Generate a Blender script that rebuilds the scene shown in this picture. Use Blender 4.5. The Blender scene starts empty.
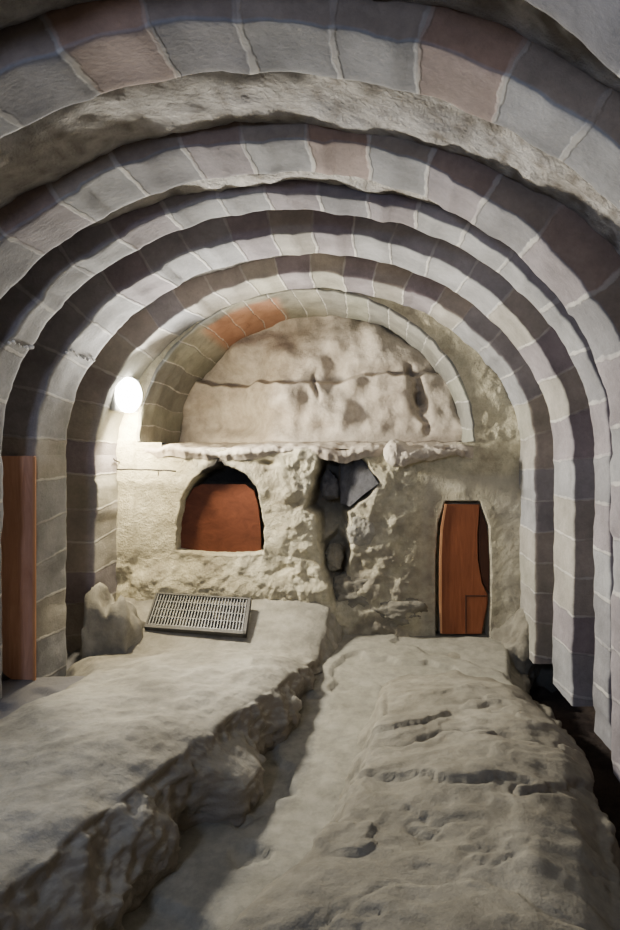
import bpy, bmesh, math, random
import numpy as np
from mathutils import Vector, noise as mnoise

random.seed(7)
C = bpy.context.scene.collection
F, PX0, PY0 = 600.0, 364.0, 457.0          # focal length and vanishing point in photo pixels
def P(px, py, Y):                           # photo pixel at depth Y -> point in the chamber
    return ((px-PX0)/F*Y, Y, (PY0-py)/F*Y)
YB = 5.373                                  # back wall plane
XC, ZS, AX, BZ = -0.403, 0.015, 1.80, 1.48  # vault axis, springing height, half width, rise

# ------------------------------------------------------------------ noise
_perm = np.random.RandomState(3).permutation(256)
_perm = np.concatenate([_perm, _perm, _perm])
_gr = np.random.RandomState(5).normal(size=(256, 3)); _gr /= np.linalg.norm(_gr, axis=1)[:, None]
def pn(x, y, z):
    x = np.asarray(x, float); y = np.asarray(y, float); z = np.asarray(z, float)
    x, y, z = np.broadcast_arrays(x, y, z)
    xi, yi, zi = np.floor(x).astype(int), np.floor(y).astype(int), np.floor(z).astype(int)
    xf, yf, zf = x-xi, y-yi, z-zi
    fd = lambda t: t*t*t*(t*(t*6-15)+10)
    u, v, w = fd(xf), fd(yf), fd(zf)
    def g(a, b, c):
        h = _perm[_perm[_perm[(xi+a) & 255]+((yi+b) & 255)]+((zi+c) & 255)]
        G = _gr[h]
        return G[..., 0]*(xf-a)+G[..., 1]*(yf-b)+G[..., 2]*(zf-c)
    l = lambda a, b, t: a+(b-a)*t
    return l(l(l(g(0,0,0), g(1,0,0), u), l(g(0,1,0), g(1,1,0), u), v),
             l(l(g(0,0,1), g(1,0,1), u), l(g(0,1,1), g(1,1,1), u), v), w)*1.5
def fbm(x, y, z, sc, octv=4, gain=.5, ridge=False):
    t = 0; a = 1
    for i in range(octv):
        n = pn(x*sc+i*17.3, y*sc+i*5.1, z*sc+i*9.7)
        if ridge: n = 1-2*np.abs(n)
        t = t+a*n; a *= gain; sc *= 2.03
    return t
def sstep(a, b, x):
    t = np.clip((x-a)/(b-a), 0, 1); return t*t*(3-2*t)
def inpoly(x, y, poly):
    r = np.zeros(x.shape, bool); n = len(poly)
    for i in range(n):
        x1, y1 = poly[i]; x2, y2 = poly[(i+1) % n]
        if y1 == y2: continue
        c = ((y1 > y) != (y2 > y)) & (x < (x2-x1)*(y-y1)/(y2-y1)+x1)
        r ^= c
    return r
def polydist(x, y, poly):                    # signed: positive inside
    d = np.full(x.shape, 1e9); n = len(poly)
    for i in range(n):
        x1, y1 = poly[i]; x2, y2 = poly[(i+1) % n]
        dx, dy = x2-x1, y2-y1; L = dx*dx+dy*dy+1e-12
        t = np.clip(((x-x1)*dx+(y-y1)*dy)/L, 0, 1)
        d = np.minimum(d, np.hypot(x-x1-t*dx, y-y1-t*dy))
    return np.where(inpoly(x, y, poly), d, -d)

# ------------------------------------------------------------------ object helpers
def link(name, me, mat, parent=None, smooth=True):
    o = bpy.data.objects.new(name, me); C.objects.link(o)
    if mat: me.materials.append(mat)
    if smooth:
        me.polygons.foreach_set('use_smooth', [True]*len(me.polygons))
    if parent: o.parent = parent; o.matrix_parent_inverse = parent.matrix_world.inverted()
    return o
def grid_obj(name, V, mat, parent=None, uv=None, keep=None, cols=None, flip=False, smooth=True):
    n, m = V.shape[:2]
    idx = np.arange(n*m).reshape(n, m)
    f = np.stack([idx[:-1, :-1], idx[1:, :-1], idx[1:, 1:], idx[:-1, 1:]], -1).reshape(-1, 4)
    if flip: f = f[:, ::-1]
    if keep is not None: f = f[keep.reshape(-1)]
    me = bpy.data.meshes.new(name)
    me.from_pydata(V.reshape(-1, 3).tolist(), [], f.tolist())
    if uv is not None:
        lay = me.uv_layers.new(name='UVMap')
        uvf = uv.reshape(-1, 2)[f.reshape(-1)]
        lay.data.foreach_set('uv', uvf.reshape(-1).astype(np.float32))
    for k, c in (cols or {}).items():
        a = me.attributes.new(k, 'FLOAT', 'POINT'); a.data.foreach_set('value', c.reshape(-1).astype(np.float32))
    me.update()
    return link(name, me, mat, parent, smooth)
def bm_obj(name, bm, mat, parent=None, smooth=False):
    bmesh.ops.recalc_face_normals(bm, faces=bm.faces)
    me = bpy.data.meshes.new(name); bm.to_mesh(me); bm.free()
    return link(name, me, mat, parent, smooth)
def thing(name, label, cat, loc=(0, 0, 0), group=None):
    o = bpy.data.objects.new(name, None); C.objects.link(o); o.location = loc
    o.empty_display_size = .1
    bpy.context.view_layer.update()
    return tag(o, label, cat, group)
def tag(o, label, cat, group=None):
    o['label'] = label; o['category'] = cat
    if group: o['group'] = group
    return o
def struct(o): o['kind'] = 'structure'; return o
def box(bm, p0, p1, bev=0):
    r = bmesh.ops.create_cube(bm, size=1)
    for v in r['verts']:
        v.co = Vector([(p0[i]+p1[i])/2+v.co[i]*(p1[i]-p0[i]) for i in range(3)])
    if bev:
        es = list({e for v in r['verts'] for e in v.link_edges})
        bmesh.ops.bevel(bm, geom=es, offset=bev, segments=2, affect='EDGES', profile=.5)
def prism(bm, pts, y0, y1, bev=0):           # polygon in XZ extruded along Y
    a = [bm.verts.new((x, y0, z)) for x, z in pts]; b = [bm.verts.new((x, y1, z)) for x, z in pts]
    n = len(pts); fs = [bm.faces.new(a), bm.faces.new(b[::-1])]
    for i in range(n): fs.append(bm.faces.new((a[i], b[i], b[(i+1) % n], a[(i+1) % n])))
    if bev:
        es = [e for e in {e for f in fs[:2] for e in f.edges}]
        bmesh.ops.bevel(bm, geom=es, offset=bev, segments=2, affect='EDGES')
def tube(bm, pts, r, seg=8):
    pts = [Vector(p) for p in pts]; rings = []
    for i, p in enumerate(pts):
        t = (pts[min(i+1, len(pts)-1)]-pts[max(i-1, 0)]).normalized()
        a = t.orthogonal().normalized() if abs(t.z) > .9 else t.cross(Vector((0, 0, 1))).normalized()
        b = t.cross(a)
        rings.append([bm.verts.new(p+(a*math.cos(k*2*math.pi/seg)+b*math.sin(k*2*math.pi/seg))*r) for k in range(seg)])
    for q in range(len(rings)-1):
        for k in range(seg):
            bm.faces.new((rings[q][k], rings[q][(k+1) % seg], rings[q+1][(k+1) % seg], rings[q+1][k]))
    bm.faces.new(rings[0][::-1]); bm.faces.new(rings[-1])
def rock_bm(c, r, seed, amp=.3, sub=4, sc=1.2, flat=0):
    bm = bmesh.new(); bmesh.ops.create_icosphere(bm, subdivisions=sub, radius=1)
    co = np.array([v.co[:] for v in bm.verts])
    if flat:                                    # cut facets
        rs = np.random.RandomState(seed)
        for k in range(flat):
            nn = rs.normal(size=3); nn /= np.linalg.norm(nn); dd = rs.uniform(.55, .8)
            h = co@nn-dd; co -= np.where(h > 0, h, 0)[:, None]*nn*.95
    q = co+seed*3.7
    n = fbm(q[:, 0], q[:, 1], q[:, 2], sc, 4)
    if sub > 4: n = n+.35*np.minimum(0, fbm(q[:, 0], q[:, 1], q[:, 2]+9, 4.2, 4, .6)+.12)+.10*fbm(q[:, 0], q[:, 1], q[:, 2], 9, 3, .6)
    co = co*(1+amp*n)[:, None]*np.array(r)+np.array(c)
    for v, p in zip(bm.verts, co): v.co = p
    return bm

# ------------------------------------------------------------------ materials
class N:
    def __init__(s, name):
        s.m = bpy.data.materials.new(name); s.m.use_nodes = True
        s.t = s.m.node_tree; s.b = s.t.nodes['Principled BSDF']; s.b.inputs['Roughness'].default_value = .9
        s.b.inputs['Specular IOR Level'].default_value = .25
    def n(s, typ, **kw):
        nd = s.t.nodes.new(typ)
        for k, v in kw.items():
            if k in ('operation', 'data_type', 'blend_type', 'noise_dimensions', 'attribute_name', 'feature', 'uv_map', 'wave_type', 'bands_direction', 'interpolation_type', 'clamp'): setattr(nd, k, v)
        return nd
    def l(s, a, b): s.t.links.new(a, b)
    def put(s, sock, v):
        if hasattr(v, 'is_output') or isinstance(v, bpy.types.NodeSocket): s.l(v, sock)
        else: sock.default_value = v
    def math(s, op, a, b=None, c=None):
        nd = s.n('ShaderNodeMath', operation=op)
        for i, v in enumerate((a, b, c)):
            if v is not None: s.put(nd.inputs[i], v)
        return nd.outputs[0]
    def mix(s, f, a, b, mode='MIX'):
        nd = s.n('ShaderNodeMix', data_type='RGBA', blend_type=mode)
        s.put(nd.inputs[0], f)
        for i, v in ((6, a), (7, b)):
            s.put(nd.inputs[i], (*v, 1) if isinstance(v, tuple) and len(v) == 3 else v)
        return nd.outputs[2]
    def coord(s): return s.n('ShaderNodeTexCoord').outputs['Object']
    def noise(s, sc, det=5, rough=.6, vec=None, dist=0):
        nd = s.n('ShaderNodeTexNoise'); s.l(vec or s.coord(), nd.inputs['Vector'])
        nd.inputs['Scale'].default_value = sc; nd.inputs['Detail'].default_value = det
        nd.inputs['Roughness'].default_value = rough; nd.inputs['Distortion'].default_value = dist
        return nd.outputs['Fac']
    def ramp(s, f, pts, const=False):
        nd = s.n('ShaderNodeValToRGB'); s.l(f, nd.inputs[0]); e = nd.color_ramp.elements
        if const: nd.color_ramp.interpolation = 'CONSTANT'
        while len(e) < len(pts): e.new(.5)
        for k, (p, c) in enumerate(pts):
            e[k].position = p; e[k].color = (*c, 1) if isinstance(c, tuple) else (c, c, c, 1)
        return nd.outputs[0]
    def attr(s, k):
        return s.n('ShaderNodeAttribute', attribute_name=k).outputs['Fac']
    def bump(s, h, d=.02, st=1):
        nd = s.n('ShaderNodeBump'); s.l(h, nd.inputs['Height'])
        nd.inputs['Distance'].default_value = d; nd.inputs['Strength'].default_value = st
        s.l(nd.outputs[0], s.b.inputs['Normal'])
    def col(s, c): s.put(s.b.inputs['Base Color'], (*c, 1) if isinstance(c, tuple) and len(c) == 3 else c)

def mat_voussoir(name, stones, mortar, L, jw=.035, off=0., dirt=.35, face=(.72, .66, .66)):
    m = N(name)
    uv = m.n('ShaderNodeUVMap', uv_map='UVMap').outputs[0]
    sp = m.n('ShaderNodeSeparateXYZ'); m.l(uv, sp.inputs[0])
    nz = m.noise(5, 3)
    wob = m.math('ADD', m.math('MULTIPLY_ADD', nz, .12, -.06), m.math('MULTIPLY_ADD', m.noise(.9, 1), .9, -.45))
    t = m.math('ADD', m.math('MULTIPLY_ADD', sp.outputs[0], 1/L, off), wob)
    fr = m.math('FRACT', t); idx = m.math('FLOOR', t)
    fa = m.attr('front')
    dist = m.math('SUBTRACT', .5, m.math('ABSOLUTE', m.math('SUBTRACT', fr, .5)))
    brk = m.noise(14, 4)
    width = m.math('MULTIPLY_ADD', brk, jw*2.6, -jw*.45)
    mp = m.n('ShaderNodeMapRange', interpolation_type='SMOOTHSTEP')
    m.l(m.math('SUBTRACT', dist, width), mp.inputs[0])
    mp.inputs[1].default_value = -.012; mp.inputs[2].default_value = .02; mp.inputs[3].default_value = 1; mp.inputs[4].default_value = 0
    joint = mp.outputs[0]
    wn = m.n('ShaderNodeTexWhiteNoise'); wn.noise_dimensions = '1D'; m.l(idx, wn.inputs['W'])
    stone = m.ramp(wn.outputs['Value'], [(i/len(stones), c) for i, c in enumerate(stones)], True)
    stain = m.ramp(m.noise(2.3, 6, .65), [(.35, .55), (.65, 1.25)])
    stone = m.mix(dirt+.3, stone, stain, 'MULTIPLY')
    fine = m.ramp(m.noise(30, 5, .7), [(.3, .8), (.7, 1.12)])
    stone = m.mix(.6, stone, fine, 'MULTIPLY')
    js = m.math('MULTIPLY', m.math('MULTIPLY', joint, m.ramp(m.noise(3.5, 3), [(.38, .15), (.6, .8)])), m.math('MULTIPLY_ADD', fa, -.55, 1.0))
    stone = m.mix(fa, stone, m.mix(1., stone, face, 'MULTIPLY'))
    stone = m.mix(m.attr('red'), stone, (.36, .17, .10))
    m.col(m.mix(js, stone, mortar))
    m.bump(m.math('ADD', m.math('MULTIPLY', joint, .35), m.math('MULTIPLY', m.noise(45, 6, .7), .5)), .012, .8)
    return m.m
def mat_rock(name, ca, cb, cc, bump=.03, soot_dark=False, sc=3.0, grain=60):
    m = N(name)
    a = m.noise(sc, 7, .62, dist=.4); b = m.noise(sc*6, 6, .7)
    c = m.ramp(a, [(.3, ca), (.5, cb), (.72, cc)])
    c = m.mix(.75, c, m.ramp(b, [(.3, .62), (.62, 1.15)]), 'MULTIPLY')
    if soot_dark:
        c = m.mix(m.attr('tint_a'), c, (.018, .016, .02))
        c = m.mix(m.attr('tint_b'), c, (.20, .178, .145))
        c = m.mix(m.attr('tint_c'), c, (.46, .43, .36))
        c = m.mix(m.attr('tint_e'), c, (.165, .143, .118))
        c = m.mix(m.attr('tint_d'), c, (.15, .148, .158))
    m.col(c)
    m.bump(m.math('ADD', m.math('MULTIPLY', b, .8), m.math('MULTIPLY', m.noise(grain, 5, .7), .45)), bump, .9)
    return m.m
def mat_wood(name, ca, cb, axis=(9, 9, .9), rough=.55):
    m = N(name)
    mp = m.n('ShaderNodeMapping'); m.l(m.coord(), mp.inputs[0]); mp.inputs['Scale'].default_value = axis
    g = m.noise(2.2, 8, .65, vec=mp.outputs[0], dist=1.2)
    c = m.ramp(g, [(.3, ca), (.68, cb)])
    k = m.ramp(m.noise(1.3, 4), [(.35, .7), (.7, 1.2)])
    m.col(m.mix(.6, c, k, 'MULTIPLY')); m.b.inputs['Roughness'].default_value = rough
    m.bump(g, .004, .6)
    return m.m
def mat_plain(name, c, rough=.6, metal=0, emit=None, es=0):
    m = N(name)
    k = m.ramp(m.noise(25, 4), [(.3, .75), (.7, 1.15)])
    m.col(m.mix(.6, (*c, 1), k, 'MULTIPLY')); m.b.inputs['Roughness'].default_value = rough; m.b.inputs['Metallic'].default_value = metal
    if emit: m.b.inputs['Emission Color'].default_value = (*emit, 1); m.b.inputs['Emission Strength'].default_value = es
    return m.m

GR, PU, PK, BE, DK = (.258, .26, .272), (.228, .208, .224), (.275, .222, .208), (.285, .27, .245), (.205, .203, .217)
MORT = (.47, .455, .43)
M_ring = [mat_voussoir('arch_stone_%d' % i, s, MORT, L, jw, off, face=(.95, .77, .60) if i > 2 else (.85, .77, .77)) for i, (s, L, jw, off) in enumerate([
    ([BE, GR, (.30, .29, .25), BE, PU], .27, .03, .2),
    ([GR, BE, PU, GR, GR, BE], .28, .03, .55),
    ([GR, DK, PU, GR, GR, DK], .30, .035, .3),
    ([DK, PU, GR, DK, PU, PK], .31, .035, .8),
    ([DK, GR, PK, GR, DK, GR, PK], .33, .04, .15),
    ([PK, GR, GR, PU, DK], .36, .04, .6)])]
M_lun = mat_voussoir('recess_arch_stone', [(.24, .24, .20), (.215, .21, .185), (.265, .255, .21), (.19, .188, .17)], MORT, .22, .03, .4)
M_plaster = mat_rock('rough_vault_plaster', (.26, .245, .225), (.48, .46, .44), (.60, .585, .565), .05, soot_dark=True, sc=2.2, grain=45)
M_wall = mat_rock('tuff_wall', (.34, .30, .21), (.53, .485, .345), (.61, .57, .43), .03, soot_dark=True, sc=2.5)
M_side = mat_rock('side_wall_stone', (.20, .19, .19), (.27, .26, .26), (.34, .33, .31), .03)
M_bed = mat_rock('recess_bedrock', (.30, .255, .21), (.40, .35, .29), (.46, .41, .35), .022, sc=1.6, grain=40)
M_ledge = mat_rock('ledge_rock', (.17, .158, .13), (.265, .25, .21), (.36, .343, .297), .013, soot_dark=True, sc=1.6, grain=35)
M_ledge_olive = mat_rock('olive_ledge_rock', (.12, .108, .085), (.195, .181, .145), (.27, .255, .212), .013, soot_dark=True, sc=1.4, grain=35)
M_floor = mat_rock('trench_dust', (.195, .186, .15), (.235, .224, .185), (.275, .263, .222), .008, soot_dark=True, sc=1.7)
M_dark = mat_rock('dark_basalt', (.055, .055, .06), (.085, .085, .094), (.12, .12, .13), .02)
M_crack_shade = mat_rock('crack_shade', (.035, .025, .022), (.05, .036, .03), (.07, .055, .045), .03)
M_wood = mat_wood('orange_wood', (.165, .05, .02), (.27, .088, .038))
M_wood2 = mat_wood('niche_wood', (.085, .026, .012), (.15, .046, .021), (3, 9, 5))
M_wooddk = mat_wood('dark_wood', (.045, .018, .010), (.08, .03, .016))
M_woodlt = mat_wood('light_edge_wood', (.45, .20, .09), (.62, .32, .16))
M_wood3 = mat_wood('board_wood', (.45, .22, .14), (.62, .34, .23))
M_iron = mat_plain('grate_iron', (.13, .13, .132), .5, .6)
M_irondk = mat_plain('grate_frame_iron', (.07, .068, .065), .6, .4)
M_cable = mat_plain('black_cable', (.02, .018, .016), .6)
M_lampb = mat_plain('lamp_housing', (.55, .55, .53), .4, .3)
M_glow = mat_plain('lamp_glass', (1, 1, 1), .3, 0, (1, .97, .86), 36)
M_crumb = mat_plain('white_mortar', (.72, .72, .72), .9)

# ------------------------------------------------------------------ arches
def vault_path(a_l, a_r, b, zlo, zhi_chord=.3, seg=.022, k=0):
    """points (x, z, s, part) from left foot over the crown to right foot; outward normals too"""
    pts = []
    nz = int((ZS-zlo)/.04)
    for i in range(nz): pts.append((XC-a_l, zlo+(ZS-zlo)*i/nz, -1, 0, 0))
    n = 150
    for i in range(n+1):
        t = math.pi-math.pi*i/n; a = a_l if t > math.pi/2 else a_r
        x, z = a*math.cos(t), b*math.sin(t)
        nx, nn = math.cos(t)/a, math.sin(t)/b; q = math.hypot(nx, nn)
        pts.append((XC+x, ZS+z, nx/q, nn/q, 1))
    for i in range(nz): pts.append((XC+a_r, ZS-(ZS-zlo)*(i+1)/nz, 1, 0, 2))
    return np.array(pts)
def stone_arch(k, yr, yf, depth, zlo, label, mat, a_r=AX, a_l=AX):
    root = thing('stone_arch', label, 'stone arch', (XC, (yr+yf)/2, zlo), 'stone arches of the vault')
    p = vault_path(a_l, a_r, BZ, zlo)
    x, z, nx, nz, part = p.T
    s = np.concatenate([[0], np.cumsum(np.hypot(np.diff(x), np.diff(z)))])
    # cross-section (r outward, y): rear outer -> rear inner -> front inner -> front outer
    r_ = .012
    prof = []
    for r in np.linspace(depth, .03, 7): prof.append((r, yr))
    prof += [(r_, yr-.002), (.003, yr-.006), (0, yr-.016)]
    for y in np.linspace(yr-.04, yf+.04, max(4, int((yr-yf)/.05))): prof.append((0, y))
    prof += [(0, yf+.016), (.003, yf+.006), (r_, yf+.002)]
    for r in np.linspace(.03, depth, 7): prof.append((r, yf))
    pr = np.array(prof); m = len(pr)
    cum = np.concatenate([[0], np.cumsum(np.hypot(np.diff(pr[:, 0]), np.diff(pr[:, 1])))])
    # every voussoir is slightly flat and slightly out of line
    L = .30; ph = s/L; fr = ph-np.floor(ph)
    rs = np.random.RandomState(20+k); jit = rs.uniform(-.010, .010, 200)
    cell = jit[np.floor(ph).astype(int)]
    bulge = -.010*(4*fr*(1-fr))*(part == 1)-.004*(fr < .06)
    R = pr[None, :, 0]+np.where(pr[None, :, 0] < .2, (cell-bulge)[:, None], 0)
    X = x[:, None]+nx[:, None]*R; Z = z[:, None]+nz[:, None]*R; Y = np.broadcast_to(pr[None, :, 1], X.shape).copy()
    rough = fbm(X+k*3, Y, Z, 5, 4)*.008+fbm(X+k*3, Y, Z, 28, 2)*.003
    X = X+nx[:, None]*rough; Z = Z+nz[:, None]*rough
    Y = Y+np.where(np.arange(m)[None, :] < m/2, 1, -1)*(cell*.6)[:, None]+fbm(X, Y+9, Z, 7, 3)*.005
    V = np.stack([X, Y, Z], -1); UV = np.stack([np.broadcast_to(s[:, None], X.shape), np.broadcast_to(cum[None, :], X.shape)], -1)
    i0 = int(np.argmax(part == 1)); i1 = len(part)-1-int(np.argmax(part[::-1] == 1))
    loc = np.array([XC, (yr+yf)/2, zlo])
    for nm, a, b in (('pier', 0, i0+1), ('arch_ring', i0, i1+1), ('pier', i1, len(part))):
        fr_ = np.broadcast_to(((pr[:, 0] > .008) & (np.arange(m) > m/2)).astype(float)[None, :], (b-a, m))
        o = grid_obj(nm, V[a:b]-loc, mat, None, UV[a:b], cols={'front': fr_}); o.parent = root
    return root
ARCH = [
    (5.400, 4.93, .45, -1.70, 'pale stone arch against the back wall with the bright lamp on its flank'),
    (4.444, 4.015, .45, -1.67, 'grey stone arch second from the back wall, orange board leaning on its left pier'),
    (3.66, 3.41, .45, -1.67, 'narrow grey stone arch third from the back wall, between two dark gaps'),
    (3.18, 2.84, .40, -1.67, 'stone arch fourth from the back wall, purple-grey and pale on its right flank'),
    (2.35, 2.06, .40, -1.67, 'wide stone arch crossing high overhead with pink and grey blocks and white joints'),
    (1.66, 1.25, .45, -1.67, 'nearest stone arch, only its pink and grey flank seen at top right')]
for k, (yr, yf, d, zlo, lab) in enumerate(ARCH):
    stone_arch(k, yr, yf, d, zlo, lab, M_ring[k], a_r={3: 1.71, 5: 1.52}.get(k, AX))
# white crumbly mortar in one bed joint of the second and third arch
roots = [o for o in C.objects if o.name.startswith('stone_arch')]
def crumbs(root, y0, y1, z):
    n = 9
    for i in range(n):
        Y = y0+(y1-y0)*(i+random.uniform(-.3, .3))/(n-1)
        zz = z+random.uniform(-.012, .012)+.01*math.sin(i)
        xx = XC-AX*math.sqrt(1-((zz-ZS)/BZ)**2)+.004
        o = bm_obj('mortar_crumb', rock_bm((0, 0, 0), [random.uniform(.005, .012)]*3, i, .3, 2), M_crumb, None, True)
        o.parent = root; o.location = Vector((xx, Y, zz))-Vector(root.location)
crumbs(roots[1], 4.03, 4.43, .71); crumbs(roots[2], 3.42, 3.65, .66)

# ------------------------------------------------------------------ vault shell between the arches
GA, GB = .27, .17
def shell():
    p = vault_path(AX+GA, AX+GA, BZ+GB, -1.67)
    x, z, nx, nz, part = p.T
    s = np.concatenate([[0], np.cumsum(np.hypot(np.diff(x), np.diff(z)))])
    ys = np.arange(-1.6, 5.5, .03)
    X, Y = np.broadcast_arrays(x[:, None], ys[None, :]); Z = np.broadcast_to(z[:, None], X.shape)
    n = fbm(X, Y, Z, 2.2, 5)*.035+fbm(X, Y, Z, 16, 3, ridge=True)*.007
    # between the third and fourth arch the vault is nearly filled in at the crown
    yy = ys[None, :]; up = sstep(.1, .9, nz)[:, None]; rt = sstep(-.3, .6, nx)[:, None]
    fill = sstep(.75, 1., nz)[:, None]*.13*np.exp(-((yy-3.30)/.2)**4)
    band = sstep(2.25, 2.5, yy)*sstep(3.0, 2.86, yy)
    fill = fill+.09*up*np.exp(-((yy-2.6)/.3)**4)+(GA-.10-.09*up)*band*(.55+.45*up)*(1-.45*rt)*sstep(.05, .35, nz)[:, None]*.55
    fill = fill+.07*up*np.exp(-((yy-1.9)/.2)**4)
    n = n-fill
    V = np.stack([X+nx[:, None]*n, Y, Z+nz[:, None]*n], -1)
    i0 = int(np.argmax(part == 1)); i1 = len(part)-1-int(np.argmax(part[::-1] == 1))
    struct(grid_obj('wall_left', V[:i0+1], M_side)); struct(grid_obj('wall_right', V[i1:], M_side))
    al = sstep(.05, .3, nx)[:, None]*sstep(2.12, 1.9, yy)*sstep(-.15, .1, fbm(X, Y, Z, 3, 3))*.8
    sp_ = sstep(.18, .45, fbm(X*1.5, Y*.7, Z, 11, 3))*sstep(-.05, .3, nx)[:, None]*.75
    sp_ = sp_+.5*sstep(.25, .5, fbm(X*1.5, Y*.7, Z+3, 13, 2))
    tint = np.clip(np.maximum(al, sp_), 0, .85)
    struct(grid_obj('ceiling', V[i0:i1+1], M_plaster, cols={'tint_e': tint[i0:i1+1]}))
shell()
def front_wall():
    xs = np.linspace(-2.7, 1.9, 60); zs = np.linspace(-2.3, 1.8, 60)
    X, Z = np.meshgrid(xs, zs, indexing='ij'); Y = -1.55+fbm(X, 0*X, Z, 2, 4)*.04
    struct(grid_obj('wall_front', np.stack([X, Y, Z], -1), M_plaster))
front_wall()

# ------------------------------------------------------------------ back wall
S = F/YB
def w(px, py): return ((px-PX0)/S, (PY0-py)/S)
LCX, LZ0, LA, LB = (306-PX0)/S, .14, 166/S, 150/S    # the arched recess
NICHE = [w(*q) for q in ((176, 551), (177, 525), (183, 495), (193, 479), (203, 471), (215, 467), (219, 460), (224, 466), (233, 468), (247, 475), (257, 489), (263, 522), (264, 553), (230, 555))]
CLEFT = [w(*q) for q in ((322, 449), (356, 449), (379, 482), (362, 500), (347, 512), (352, 540), (346, 590), (336, 606), (326, 580), (318, 540), (316, 515), (306, 508), (314, 478))]
POCK = [w(*q) for q in ((322, 545), (338, 530), (350, 552), (344, 580), (326, 575))]
DOORH = [w(*q) for q in ((446, 501.5), (480, 501.5), (489, 526), (491, 575), (489, 640), (436.5, 640), (436.5, 560), (439, 524))]
def back_wall():
    xs = np.arange(-2.32, 1.52, .0095); zs = np.arange(-1.95, 1.62, .0095)
    X, Z = np.meshgrid(xs, zs, indexing='ij')
    px, py = X*S+PX0, PY0-Z*S
    jx = X+fbm(X, Z, 0*X, 9, 3)*.012; jz = Z+fbm(X, Z, 0*X+4, 9, 3)*.012
    rough = .010+.028*sstep(250, 300, px)*sstep(430, 395, px)*sstep(440, 470, py)+.03*sstep(545, 575, py)*sstep(340, 300, px)
    rough = np.where(py < 440, .010+.02*sstep(470, 500, px), rough)
    d = -fbm(X, 0*X, Z, 3.2, 5)*rough-fbm(X, 0*X+3, Z, 13, 3)*rough*.22
    # rubble patch between cleft and door
    patch = sstep(335, 360, px)*sstep(425, 400, px)*sstep(465, 490, py)
    d = d-fbm(X, 0*X+8, Z, 5.5, 3, .4)*.035*patch
    # projecting base of bedrock under the niche
    d = d-.10*sstep(555, 588, py+6*fbm(X, 0*X, Z, 4, 3))*sstep(345, 325, px)*sstep(128, 142, px)
    # left masonry strip
    d = d-.02*sstep(137, 134, px)*(py > 440)
    # bulging rim above the cleft and beside the niche
    d = d-.03*np.exp(-((px-285)/34)**2-((py-470)/24)**2)-.05*np.exp(-((px-300)/22)**2-((py-520)/40)**2)
    # hollowing of the plaster round the door
    d = d+.05*np.exp(-((px-432)/20)**2)*sstep(470, 500, py)
    nd = polydist(jx, jz, NICHE); d = d+.30*sstep(-.004, .02, nd)
    cd = polydist(jx, jz, CLEFT); d = d+.34*sstep(-.02, .06, cd)*(1-.5*sstep(505, 545, py))
    pk = polydist(jx, jz, POCK); d = d+.12*sstep(-.02, .05, pk)
    dd = polydist(X, Z, DOORH); d = d+.16*sstep(-.004, .012, dd)
    # slim dark holes under the recess sill
    d = d+.06*np.exp(-((px-283)/9)**2-((py-449)/2.5)**2)+.05*np.exp(-((px-268)/7)**2-((py-463)/2.5)**2)
    ell = ((X-LCX)/(LA+.02))**2+((Z-LZ0)/(LB+.02))**2
    inside = (ell < 1) & ((Z > LZ0-.01) | ((Z > LZ0-.075) & (np.abs(X-LCX-.02) < LA-.16)))
    V = np.stack([X, YB+d, Z], -1)
    c = inside[:-1, :-1] & inside[1:, 1:]
    # soot in and over the niche, grey rubble, cream plaster round the door
    soot_dark = .95*sstep(-.03, .03, polydist(X, Z, [w(196, 485), w(200, 470), w(219, 452), w(228, 464), w(250, 478), w(258, 487)]))
    soot_dark = np.maximum(soot_dark, .9*sstep(-.005, .03, nd))
    soot_dark = np.maximum(soot_dark, .75*sstep(-.01, .06, cd)*sstep(520, 500, py))  # upper cleft tinted near-black
    soot_dark = soot_dark+.4*np.exp(-((px-250)/14)**2-((py-472)/8)**2); soot_dark = np.clip(soot_dark, 0, .97)
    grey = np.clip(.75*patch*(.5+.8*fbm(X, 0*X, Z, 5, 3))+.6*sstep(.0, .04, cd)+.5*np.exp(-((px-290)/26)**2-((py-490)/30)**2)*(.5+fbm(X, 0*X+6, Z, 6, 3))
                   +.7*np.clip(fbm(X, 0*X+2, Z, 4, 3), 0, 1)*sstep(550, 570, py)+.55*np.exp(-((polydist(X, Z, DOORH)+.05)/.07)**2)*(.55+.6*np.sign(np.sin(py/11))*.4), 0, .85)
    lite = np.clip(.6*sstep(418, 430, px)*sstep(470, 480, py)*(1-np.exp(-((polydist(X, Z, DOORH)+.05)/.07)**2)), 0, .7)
    struct(grid_obj('wall_back', V, M_wall, keep=~c, cols={'tint_a': soot_dark, 'tint_b': grey, 'tint_c': lite}, flip=True))
back_wall()

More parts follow.
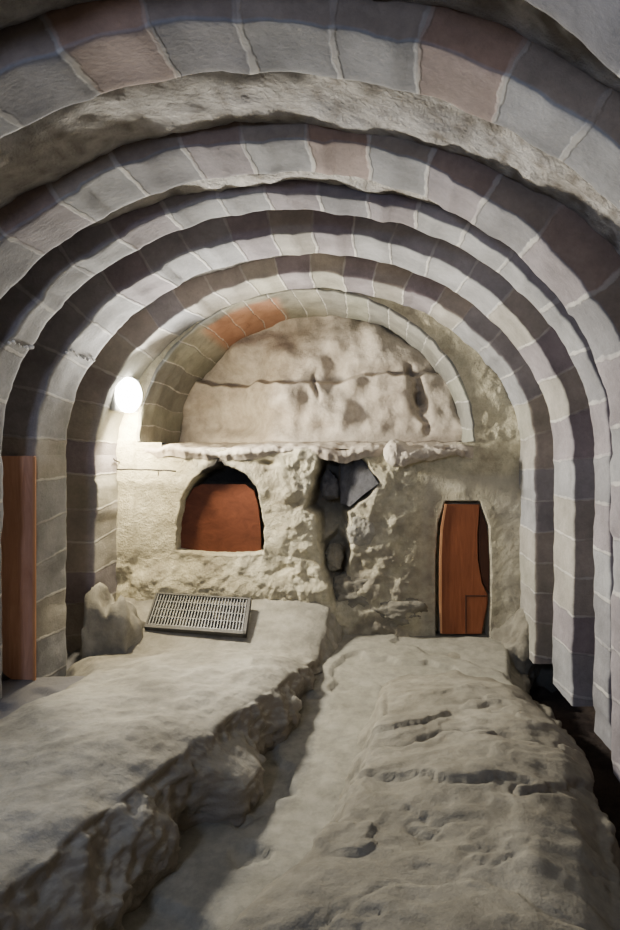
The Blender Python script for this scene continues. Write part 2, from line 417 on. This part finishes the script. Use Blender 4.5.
# blind arch lining the recess: soffit and a shallow face
def recess_arch():
    n = 170; t = np.linspace(math.pi*1.0, 0, n); dep = 1.5
    x = LCX+LA*np.cos(t); z = LZ0+LB*np.sin(t)
    nx, nz = np.cos(t)/LA, np.sin(t)/LB; q = np.hypot(nx, nz); nx /= q; nz /= q
    s = np.concatenate([[0], np.cumsum(np.hypot(np.diff(x), np.diff(z)))])
    prof = [(.05, .02), (.02, -.012), (.006, -.016), (0, -.008)]+[(0, y) for y in np.linspace(.02, dep, 38)]
    pr = np.array(prof)
    X = x[:, None]+nx[:, None]*pr[None, :, 0]; Z = z[:, None]+nz[:, None]*pr[None, :, 0]; Y = np.broadcast_to(YB+pr[None, :, 1], X.shape).copy()
    k_ = np.clip((Y-YB)/dep, 0, 1)
    X = X+k_*(.09*(x[:, None] < LCX-9)*np.abs((x[:, None]-LCX)/LA)**1.5)
    r = fbm(X, Y, Z, 6, 4)*.014
    X = X+nx[:, None]*r; Z = Z+nz[:, None]*r; Y = Y+fbm(X, Y+5, Z, 6, 3)*.006
    UV = np.stack([np.broadcast_to(s[:, None], X.shape), np.broadcast_to(pr[None, :, 1], X.shape)], -1)
    o = grid_obj('recess_arch', np.stack([X, Y, Z], -1), M_lun, uv=UV)
    a_ = o.data.attributes.new('red', 'FLOAT', 'POINT'); u_ = np.broadcast_to(np.degrees(t)[:, None], X.shape)
    a_.data.foreach_set('value', (.8*sstep(99, 103, u_)*sstep(133, 128, u_)*sstep(YB+.05, YB+.2, Y)).reshape(-1).astype(np.float32))
    tag(o, 'greenish stone arch lining the half-round recess high in the back wall', 'recess arch')
recess_arch()

# bedrock filling the recess; its sill runs forward to the wall
def lip_n(X): return fbm(X, 0*X, 0*X+3, 2.0, 5)*.06-.03
def bedrock():
    xs = np.arange(-2.1, 1.12, .012); vs = np.linspace(0, 1, 190)
    X, V = np.meshgrid(xs, vs, indexing='ij')
    # path: sill front -> sill back -> up the rock
    sill = .17
    zz = np.where(V < sill, .10+.05*V/sill, .15+(V-sill)/(1-sill)*1.42)
    win = sstep(-2.03, -1.93, X)*sstep(1.0, .92, X); q_ = np.clip(V/.04, 0, 1); deepl = .6*sstep(-.7, -1.75, X)
    front = YB+.03-.065*win*np.clip(fbm(X, 0*X, 0*X+5, 2.2, 4)+.55, 0, 1.2)
    yy = np.where(V < sill, front+(.60+deepl)*np.maximum(V-.04, 0)/(sill-.04)-.03*np.sin(q_*math.pi)*win, YB+.55+deepl+.10*((V-sill)/(1-sill)))
    px = X*YB/YB*S+PX0
    h = (V-sill)/(1-sill)
    big = fbm(X, V*0, zz, 1.3, 3)*.14
    fz = .80+.06*np.sin(X*2.2+.4)+.10*fbm(X, 0*X, 0*X+1, 2.2, 3)
    fold = .16*sstep(-.03, .03, zz-fz)-.10*sstep(.0, .45, zz-fz)+.07*np.exp(-((zz-fz)/.022)**2)*sstep(-.1, .25, fbm(X, zz, 0*X+7, 1.6, 2)+.12)
    crack = .16*np.exp(-((X-(.62-.25*(zz-.3)))/.05)**2)*sstep(.12, .25, zz)*sstep(1.0, .8, zz)*(.6+.8*fbm(X, 0*X, zz, 8, 2))
    crack += .10*np.exp(-((X+.48-.03*np.sin(zz*14))/.022)**2)*np.exp(-((zz-.72)/.10)**2)
    left = .35*np.exp(-((X+2.05)/.18)**2)
    m = sstep(0, .12, h)*(V >= sill)
    yy = yy+m*(big*1.7+fold+crack*1.1+fbm(X, 0*X+3, zz, 4, 4, .42)*.028)+.25*sstep(.55, 1., h)+left*m*0
    zz = zz+np.where(V < sill*1.2, fbm(X, yy, 0*X, 5, 4)*.02+.0, 0)
    # ragged front lip
    lip = sstep(.05, 0, V)
    yy = yy+sstep(.16, .0, V)*(fbm(X, zz, yy, 4, 4)*.035)
    zz = np.where(V < .04, .015+(zz-.015)*np.sqrt(q_), zz)+lip_n(X)*sstep(.2, 0, V)
    # underside row going down a touch so that the sill has thickness
    o = grid_obj('bedrock', np.stack([X, yy, zz], -1), M_bed, flip=True)
    tag(o, 'pale cracked bedrock filling the half-round recess above the sill', 'rock')
bedrock()

# broken rock lip jutting out under the right part of the recess
def lip():
    xs = np.linspace((383-PX0)/S, (464-PX0)/S, 110); t = np.linspace(-.5*math.pi, 1.5*math.pi, 60)
    X, T = np.meshgrid(xs, t, indexing='ij')
    u = (X-xs[0])/(xs[-1]-xs[0])
    hz = (.075+.035*np.sin(u*5+1)+.02*np.sin(u*13))*np.sqrt(np.clip(1-(2*u-1)**6, 0, 1))
    hy = .17*np.sqrt(np.clip(1-(2*u-1)**6, 0, 1))
    cz = .035-.01*np.sin(u*4)
    Z = cz+hz*np.sign(np.sin(T))*np.abs(np.sin(T))**.7; Y = YB-.02-hy*np.cos(T)*.8
    n = fbm(X, Y, Z, 6, 4)*.035
    Z = Z+n; Y = Y+fbm(X+4, Y, Z, 7, 4)*.03
    tag(grid_obj('rock_lip', np.stack([X, Y, Z], -1), M_bed, flip=True), 'broken rock lip jutting from the wall under the right half of the recess', 'rock')
lip()

def rock(name, px, py, Y, r, seed, mat, label, amp=.25, flat=0, group=None, sc=1.2):
    x, y, z = P(px, py, Y)
    o = bm_obj(name, rock_bm((0, 0, 0), r, seed, amp, 5, sc, flat), mat, None, True); o.location = (x, y, z)
    return tag(o, label, 'rock', group)
# dark wedge of rock in the cleft
def wedge():
    bm = bmesh.new(); S2 = F/(YB+.02)
    top = P(341, 451, YB+.10); pts = [P(340, 452, YB+.16), P(356, 451, YB+.10), P(378, 483, YB-.02), P(349, 507, YB+.02), P(341, 503, YB+.10), P(339, 478, YB+.06)]
    back = [(p[0]+.02, p[1]+.3, p[2]) for p in pts]
    a = [bm.verts.new(p) for p in pts]; b = [bm.verts.new(p) for p in back]; n = len(a)
    bm.faces.new(a); bm.faces.new(b[::-1])
    for i in range(n): bm.faces.new((a[i], b[i], b[(i+1) % n], a[(i+1) % n]))
    bmesh.ops.triangulate(bm, faces=bm.faces[:])
    bmesh.ops.subdivide_edges(bm, edges=bm.edges[:], cuts=5, use_grid_fill=True)
    for v in bm.verts:
        q = v.co*6; v.co += Vector((mnoise.noise(q), mnoise.noise(q+Vector((5, 0, 0))), mnoise.noise(q+Vector((0, 7, 0)))))*.014
    o = bm_obj('wedge_rock', bm, M_dark); tag(o, 'dark grey pointed rock wedged at the top of the cleft', 'rock')
wedge()
rock('rubble_stone', 361, 531, YB+.08, (.16, .12, .17), 4, M_ledge, 'rounded pale stone just under the dark wedge rock')
rock('rubble_stone', 331, 488, YB+.16, (.10, .12, .16), 9, M_dark, 'dark stone in the shadow left of the wedge rock', .2, 6)
rock('rubble_stone', 335, 558, YB+.14, (.11, .12, .13), 12, M_ledge_olive, 'grey stone low in the cleft below the rounded pale stone', .3, 5)
rock('rubble_stone', 356, 592, YB+.10, (.22, .12, .16), 15, M_ledge_olive, 'broad grey stone at the foot of the cleft', .35)
rock('rubble_stone', 396, 610, YB+.085, (.30, .12, .14), 21, M_ledge_olive, 'low brown stone at the wall foot between cleft and door', .35)

# ------------------------------------------------------------------ floor and rock benches
def itp(Y, tab): 
    ys, vs = zip(*sorted(tab)); return np.interp(Y, ys, vs)
L_RIM = [(-1.5, -1.75), (0, -1.62), (1.5, -1.22), (2.09, -1.04), (2.66, -.86), (3.21, -.70), (3.66, -.54), (4.04, -.46), (4.5, -.36), (5.4, -.26)]
L_BASE = [(-1.5, -1.5), (0, -1.38), (1.5, -1.1), (2.17, -.9), (2.34, -.9), (2.55, -.79), (2.70, -.90), (2.80, -.88), (2.86, -.76), (2.92, -.60), (3.1, -.56), (3.23, -.57), (3.39, -.64), (3.55, -.55), (3.83, -.42), (4.0, -.45), (4.31, -.42), (4.6, -.34), (5.4, -.22)]
R_RIM = [(-1.5, -1.0), (0, -.85), (1.5, -.46), (1.84, -.34), (2.33, -.09), (3.0, .03), (3.5, .10), (4.0, .14), (4.6, .16), (5.4, .2)]
R_EDGE = [(-1.5, .6), (0, .62), (1.5, .70), (1.84, .78), (2.2, .92), (2.54, 1.0), (3.19, 1.14), (3.8, 1.2), (4.63, 1.25), (5.4, 1.42)]
def floor_z(X, Y):
    base = itp(Y, [(-1.6, -1.9), (1, -1.82), (2, -1.82), (3, -1.77), (4, -1.72), (4.6, -1.66), (5.4, -1.62), (6, -1.6)])
    lz = itp(Y, [(-1.6, -1.45), (3, -1.49), (4.0, -1.49), (4.35, -1.62), (5.4, -1.62), (6, -1.62)])
    k = sstep(-1.45, -1.65, X); z = base*(1-k)+lz*k
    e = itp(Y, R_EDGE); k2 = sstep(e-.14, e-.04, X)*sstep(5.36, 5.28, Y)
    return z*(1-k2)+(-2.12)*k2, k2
def floor():
    xs = np.arange(-2.6, 2.0, .02); ys = np.arange(-1.6, 5.9, .02)
    X, Y = np.meshgrid(xs, ys, indexing='ij'); z, k2 = floor_z(X, Y)
    n = fbm(X, Y, 0*X, 1.6, 4)*.018+fbm(X, Y, 0*X, 9, 3)*.005
    step = .03*sstep(-.02, .02, fbm(X, Y, 0*X+2, 1.4, 3)-.08)
    z = z+n+step*(1-k2)
    struct(grid_obj('floor', np.stack([X, Y, z], -1), M_floor, cols={'tint_d': sstep(-1.35, -1.5, X), 'tint_a': .75*k2}))  # tint_a paints the shade of the right-hand crack onto the floor
floor()
# earth coloured dark to paint in the shade of the crack along the right-hand piers
def crack():
    ys = np.arange(-1.5, 5.34, .03); u = np.linspace(0, 1, 40)
    Yg, U = np.meshgrid(ys, u, indexing='ij'); x0 = itp(Yg, R_EDGE)-.12
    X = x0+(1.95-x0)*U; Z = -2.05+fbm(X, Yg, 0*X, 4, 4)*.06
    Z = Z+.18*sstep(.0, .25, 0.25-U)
    tag(grid_obj('shade_strip', np.stack([X, Yg, Z], -1), M_crack_shade, flip=True), 'dark strip of painted shade on the earth down in the crack along the foot of the right piers', 'earth')['kind'] = 'stuff'
crack()

def bench(name, secfun, ys, npt, mat, label, amp, sign=-1):
    rows = []; W = []
    for Y in ys:
        cp = np.array(secfun(Y)); d = np.concatenate([[0], np.cumsum(np.hypot(*np.diff(cp, axis=0).T))])
        t = np.linspace(0, d[-1], npt)
        x, z = np.interp(t, d, cp[:, 0]), np.interp(t, d, cp[:, 1])
        k = np.ones(5)/5
        for arr in (x, z):
            pad = np.concatenate([[arr[0]]*2, arr, [arr[-1]]*2]); arr[:] = np.convolve(pad, k, 'valid')
        rows.append(np.stack([x, np.full(npt, Y), z], -1))
    V = np.array(rows)
    du = np.gradient(V, axis=0); dv = np.gradient(V, axis=1)
    nrm = np.cross(dv, du); nrm /= np.linalg.norm(nrm, axis=2)[..., None]+1e-9
    nrm *= np.sign(nrm[:, npt//2:npt//2+1, 2:3])
    X, Y, Z = V[..., 0], V[..., 1], V[..., 2]
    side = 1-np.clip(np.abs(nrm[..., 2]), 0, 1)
    V = V+nrm*amp(X, Y, Z, side)[..., None]
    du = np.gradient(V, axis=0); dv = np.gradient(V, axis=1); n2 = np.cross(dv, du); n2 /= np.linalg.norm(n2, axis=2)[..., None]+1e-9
    side_shade = .85*sstep(.80, .35, np.abs(n2[..., 2])+.18*fbm(X, Y, Z, 3, 3))*sstep(-1.9, -1.6, X)*sstep(5.0, 4.6, Y)  # steep ledge sides: their shade is painted in as browner rock
    if sign > 0: side_shade = side_shade*sstep(.2, .7, X)
    return tag(grid_obj(name, V, mat, cols={'tint_e': side_shade}), label, 'rock ledge')
def left_sec(Y):
    rim, base = float(itp(Y, L_RIM)), float(itp(Y, L_BASE))
    zt = float(itp(Y, [(-1.6, -1.2), (1.5, -1.25), (2.5, -1.29), (3.5, -1.33), (4.3, -1.42), (4.68, -1.52), (4.80, -1.475), (5.30, -1.245), (5.5, -1.20)]))
    le = float(itp(Y, [(-1.6, -2.25), (2.6, -2.15), (3.1, -1.95), (3.5, -1.82), (3.95, -1.90), (4.3, -2.08), (4.6, -2.25), (5.5, -2.3)]))
    bulge = .05
    return [(le-.10, -1.75), (le, zt-.10), (le+.14, zt-.02), (le+.4, zt), (rim-.30, zt+.005), (rim-.14, zt-.02), (rim-.02, zt-.07), (rim+.03, zt-.16), (base+.04, -1.62), (base-.01, -1.74), (base-.05, -1.95)]
def left_amp(X, Y, Z, side):
    a = fbm(X, Y, Z, 1.7, 4)*.035+fbm(X, Y, Z, 6, 4)*.012
    b = fbm(X, Y*1.2, Z, 3.2, 5)*.06+np.maximum(0, fbm(X, Y, Z, 7, 3, ridge=True))*.022-.03+fbm(X, Y, Z, 15, 3, .6)*.012
    k = sstep(.2, .6, side)
    back = sstep(4.6, 4.9, Y)
    b = b*(1-.5*back)
    return (a*(1-.82*back))*(1-k)+b*k*(X > -1.6)+a*k*(X <= -1.6)
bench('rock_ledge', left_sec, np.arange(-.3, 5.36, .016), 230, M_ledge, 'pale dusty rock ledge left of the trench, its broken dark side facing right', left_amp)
def right_sec(Y):
    rim, ed = float(itp(Y, R_RIM)), float(itp(Y, R_EDGE))
    zt = float(itp(Y, [(-1.6, -1.3), (1.5, -1.34), (2.5, -1.38), (3.2, -1.43), (3.8, -1.50), (4.3, -1.60), (4.7, -1.66), (5.3, -1.70)]))
    return [(rim-.18, -1.98), (rim-.12, -1.74), (rim-.04, zt-.12), (rim+.02, zt-.025), (rim+.16, zt), ((rim+ed)/2, zt+.02), (ed-.28, zt+.005), (ed-.12, zt-.05), (ed, zt-.16), (ed+.01, zt-.4), (ed-.04, -2.15)]
def right_amp(X, Y, Z, side):
    a = fbm(X, Y, Z, 1.5, 4, .42)*.045+fbm(X, Y, Z, 5, 3)*.009
    # slabby layers breaking towards the viewer
    q = fbm(X*.7, Y*1.6, Z, 1.3, 3); st = (np.floor(q*4)+sstep(.75, 1., q*4-np.floor(q*4)))/4
    a = a+.03*st*sstep(4.6, 3.4, Y)
    c1 = fbm(X*.8, Y*1.5, 0*X+4, 1.5, 4, .45); c2 = fbm(X, Y*2.4, 0*X+9, 2.4, 3)
    mk = sstep(-.05, .25, fbm(X, Y, 0*X+2, 1.8, 2)); mk2 = sstep(.0, .3, fbm(X, Y, 0*X+12, 2.1, 2))
    pits = -.020*np.exp(-(c1/.035)**2)*mk*sstep(4.3, 3.4, Y)-.016*np.exp(-(c2/.05)**2)*mk2*sstep(3.2, 2.4, Y)+.018*sstep(0, .05, c1)*sstep(4.3, 3.4, Y)
    a = a+pits
    b = fbm(X, Y, Z, 2.6, 5)*.05+np.maximum(0, fbm(X, Y, Z, 7, 3, ridge=True))*.02
    k = sstep(.25, .65, side)
    return a*(1-k)+b*k
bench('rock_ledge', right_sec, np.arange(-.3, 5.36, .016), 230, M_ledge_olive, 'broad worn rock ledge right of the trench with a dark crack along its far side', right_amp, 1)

# rock mound at the foot of the first arch, left
rock('rock_mound', 110, 690, 5.0, (.46, .46, .92), 31, M_ledge, 'grey pitted rock mound at the left pier foot beside the metal grate', .24, 12, sc=1.8)
rock('rock_mound', 522, 650, 5.32, (.30, .24, .42), 36, M_ledge_olive, 'brown rock mound in the corner right of the slim wooden door', .26, 10, sc=1.5)

# ------------------------------------------------------------------ grate
def grate():
    A = [Vector(P(147, 595, 5.26)), Vector(P(246, 602, 5.12)), Vector(P(250, 636, 4.77)), Vector(P(141, 629, 4.93))]
    org = (A[2]+A[3])/2
    ux = ((A[1]-A[0])+(A[2]-A[3])).normalized(); uy = ((A[0]-A[3])+(A[1]-A[2])); uy = (uy-ux*uy.dot(ux)).normalized(); uz = ux.cross(uy)
    W, D = .875, ((A[0]-A[3]).length+(A[1]-A[2]).length)/2
    from mathutils import Matrix
    root = thing('metal_grate', 'black metal floor grate with close slats lying on the slope below the niche', 'grate', org)
    root.rotation_euler = Matrix((ux, uy, uz)).transposed().to_euler()
    t = .022
    def shear(bm):
        for v in bm.verts: v.co.x -= .085*v.co.y/D
        return bm
    bm = bmesh.new()
    box(bm, (-W/2, 0, -t), (W/2, .035, t), .004); box(bm, (-W/2+.02, D-.02, -t), (W/2-.02, D, t), .004)
    box(bm, (-W/2, .0, -t), (-W/2+.018, D, t*.8), .004); box(bm, (W/2-.03, .0, -t), (W/2, D, t), .004)
    f = bm_obj('grate_frame', shear(bm), M_irondk); f.parent = root
    n = 31
    for i in range(n):
        x = -W/2+.03+(W-.07)*i/(n-1)
        bm = bmesh.new(); box(bm, (x-.0055, .02, -.012), (x+.0055, D-.01, .016), .002)
        bm_obj('slat', shear(bm), M_iron).parent = root
    for q in (.12, .34, .56, .78):
        bm = bmesh.new(); box(bm, (-W/2+.02, D*q-.005, -.010), (W/2-.02, D*q+.005, .010), .002)
        bm_obj('cross_bar', shear(bm), M_iron).parent = root
grate()

# ------------------------------------------------------------------ wooden panels
def poly_part(name, pix, Y, th, mat, root, bev=.004):
    loc = root.location
    bm = bmesh.new(); prism(bm, [(P(a, b, Y)[0]-loc.x, P(a, b, Y)[2]-loc.z) for a, b in pix], Y-th-loc.y, Y-loc.y, bev)
    o = bm_obj(name, bm, mat); o.parent = root; return o
t = thing('niche_panel', 'reddish wooden panel closing the arched sooty niche in the back wall', 'wooden panel', P(220, 552, 5.50))
poly_part('panel_board', [(179, 550), (179, 532), (187, 500), (194, 488), (203, 484), (246, 484), (255, 491), (259, 505), (261, 527), (262, 551), (229, 553)], 5.52, .035, M_wood2, t)
t = thing('slim_door', 'slim orange wooden door with bowed sides in the right of the back wall', 'wooden door', P(462, 631, 5.42))
Yd = 5.425
poly_part('door_leaf', [(446, 504), (479, 504), (478, 515), (476.5, 535), (477, 560), (480.5, 582), (487, 594), (487, 602), (481, 633), (441, 633), (440, 600), (440, 560), (441, 530)], Yd, .035, M_wood, t)
poly_part('side_crescent', [(480, 506), (486, 524), (489, 550), (488.5, 593), (482, 581), (478.5, 560), (478, 535), (479.5, 515)], Yd+.02, .025, M_wooddk, t, .002)['label'] = 'dark crescent at the right edge'  # dark crescent filling the gap beside the bowed leaf
poly_part('edge_strip', [(444.5, 504), (447, 504), (442.5, 530), (441.5, 560), (441.5, 600), (442, 633), (440, 633), (439, 600), (439, 560), (440.5, 528)], Yd-.03, .014, M_woodlt, t, .002)['label'] = 'pale left edge strip'
poly_part('seam', [(465, 595), (487, 595), (487, 596.3), (466.4, 596.3), (466.4, 633), (465, 633)], Yd-.03, .018, M_wooddk, t, .001)['label'] = 'dark seam'
poly_part('flap', [(466.5, 596), (486.5, 596), (486.5, 603), (481, 633), (466.5, 633)], Yd-.034, .012, M_wood, t, .002)
t = thing('wooden_board', 'tall orange wooden board standing in the gap between the second and third left piers', 'wooden board', (-2.35, 3.975, -1.48))
poly_part('board_plank', [(-12, 456), (36, 456), (36, 681), (16, 680), (6, 672), (-2, 655), (-12, 650)], 3.985, .03, M_wood3, t)
poly_part('edge_batten', [(33.6, 457), (36.4, 457), (36.4, 680), (33.6, 680)], 3.955, .015, M_woodlt, t, .002)['label'] = 'pale right edge'

# ------------------------------------------------------------------ cable and lamp
bm = bmesh.new()
pts = [P(117+i*59/12, 469.3+.012*i*i+.25*math.sin(i*1.7), YB-.09) for i in range(13)]
tube(bm, pts, .0085, 6)
tube(bm, [P(158, 471, YB-.09), P(158.3, 473.5, YB-.07), P(158.2, 476, YB-.05)], .004, 6)
tag(bm_obj('cable', bm, M_cable, None, True), 'thin black cable strung along the wall left of the niche', 'cable')
bm = bmesh.new()
xs = XC-AX+.012
tube(bm, [(xs+.012, 5.22, -.015), (xs, 5.28, -.03), (xs+.008, 5.35, -.045), (xs+.03, 5.385, -.04)], .006, 6)
tag(bm_obj('cable', bm, M_cable, None, True), 'short black cable end on the first pier under the lamp', 'cable')

lp = Vector(P(128, 395, 5.13))
t = thing('floodlight', 'glaring white floodlight fixed on the left flank of the last arch', 'lamp', lp)
from mathutils import Matrix
aim = Vector((.86, -.50, -.05)).normalized(); sx = aim.cross(Vector((0, 0, 1))).normalized(); sz = sx.cross(aim)
t.rotation_euler = Matrix((sx, aim, sz)).transposed().to_euler()
bm = bmesh.new(); box(bm, (-.125, -.07, -.145), (.125, -.005, .145), .012)
for i in range(7): box(bm, (-.08+i*.0267-.004, -.10, -.12), (-.08+i*.0267+.004, -.07, .12))
bm_obj('housing', bm, M_lampb).parent = t
bm = bmesh.new(); bmesh.ops.create_uvsphere(bm, u_segments=24, v_segments=16, radius=1)
for v in bm.verts: v.co = Vector((v.co.x*.13, v.co.y*.06+.01, v.co.z*.15))
bm_obj('lamp_glass', bm, M_glow, None, True).parent = t
bm = bmesh.new(); tube(bm, [(-.115, -.04, 0), (-.115, -.10, -.02), (-.06, -.13, -.03), (0, -.15, -.03)], .009, 8)
tube(bm, [(.115, -.04, 0), (.115, -.10, -.02), (.06, -.13, -.03), (0, -.15, -.03)], .009, 8)
bm_obj('bracket', bm, M_lampb).parent = t

def light(name, typ, loc, energy, color, **kw):
    d = bpy.data.lights.new(name, typ); d.energy = energy; d.color = color
    for k, v in kw.items(): setattr(d, k, v)
    o = bpy.data.objects.new(name, d); C.objects.link(o); o.location = loc; return o
o = light('floodlight_glow', 'SPOT', lp+Vector((-.035, -.06, -.19)), 215, (1, .86, .58), shadow_soft_size=.085, spot_size=math.radians(172), spot_blend=.12)
o.rotation_euler = Vector((.60, .36, -.42)).to_track_quat('-Z', 'Y').to_euler()
o = light('floodlight_beam', 'AREA', lp+aim*.085, 165, (1, .95, .84), shape='DISK', size=.30, spread=math.radians(150))
o.rotation_euler = aim.to_track_quat('-Z', 'Y').to_euler()
o = light('cool_lamp', 'AREA', (-1.5, -.6, .95), 42, (.58, .70, 1.0), shape='DISK', size=.6)
o.rotation_euler = (Vector((-.2, 3.4, -.2))-o.location).to_track_quat('-Z', 'Y').to_euler()
wd = bpy.data.worlds.new('World'); bpy.context.scene.world = wd; wd.use_nodes = True
wd.node_tree.nodes['Background'].inputs[0].default_value = (.5, .55, .65, 1); wd.node_tree.nodes['Background'].inputs[1].default_value = .05

# ------------------------------------------------------------------ camera
cam = bpy.data.cameras.new('camera'); co = bpy.data.objects.new('camera', cam); C.objects.link(co)
co.location = (0, 0, 0); co.rotation_euler = (math.pi/2, 0, 0)
cam.sensor_fit = 'VERTICAL'; cam.sensor_height = 24; cam.lens = 24*F/930
cam.shift_x = (310-PX0)/930; cam.shift_y = -(465-PY0)/930
cam.clip_start = .02
bpy.context.scene.camera = co
vs = bpy.context.scene.view_settings
vs.view_transform = 'AgX'; vs.look = 'AgX - Base Contrast'; vs.exposure = .15
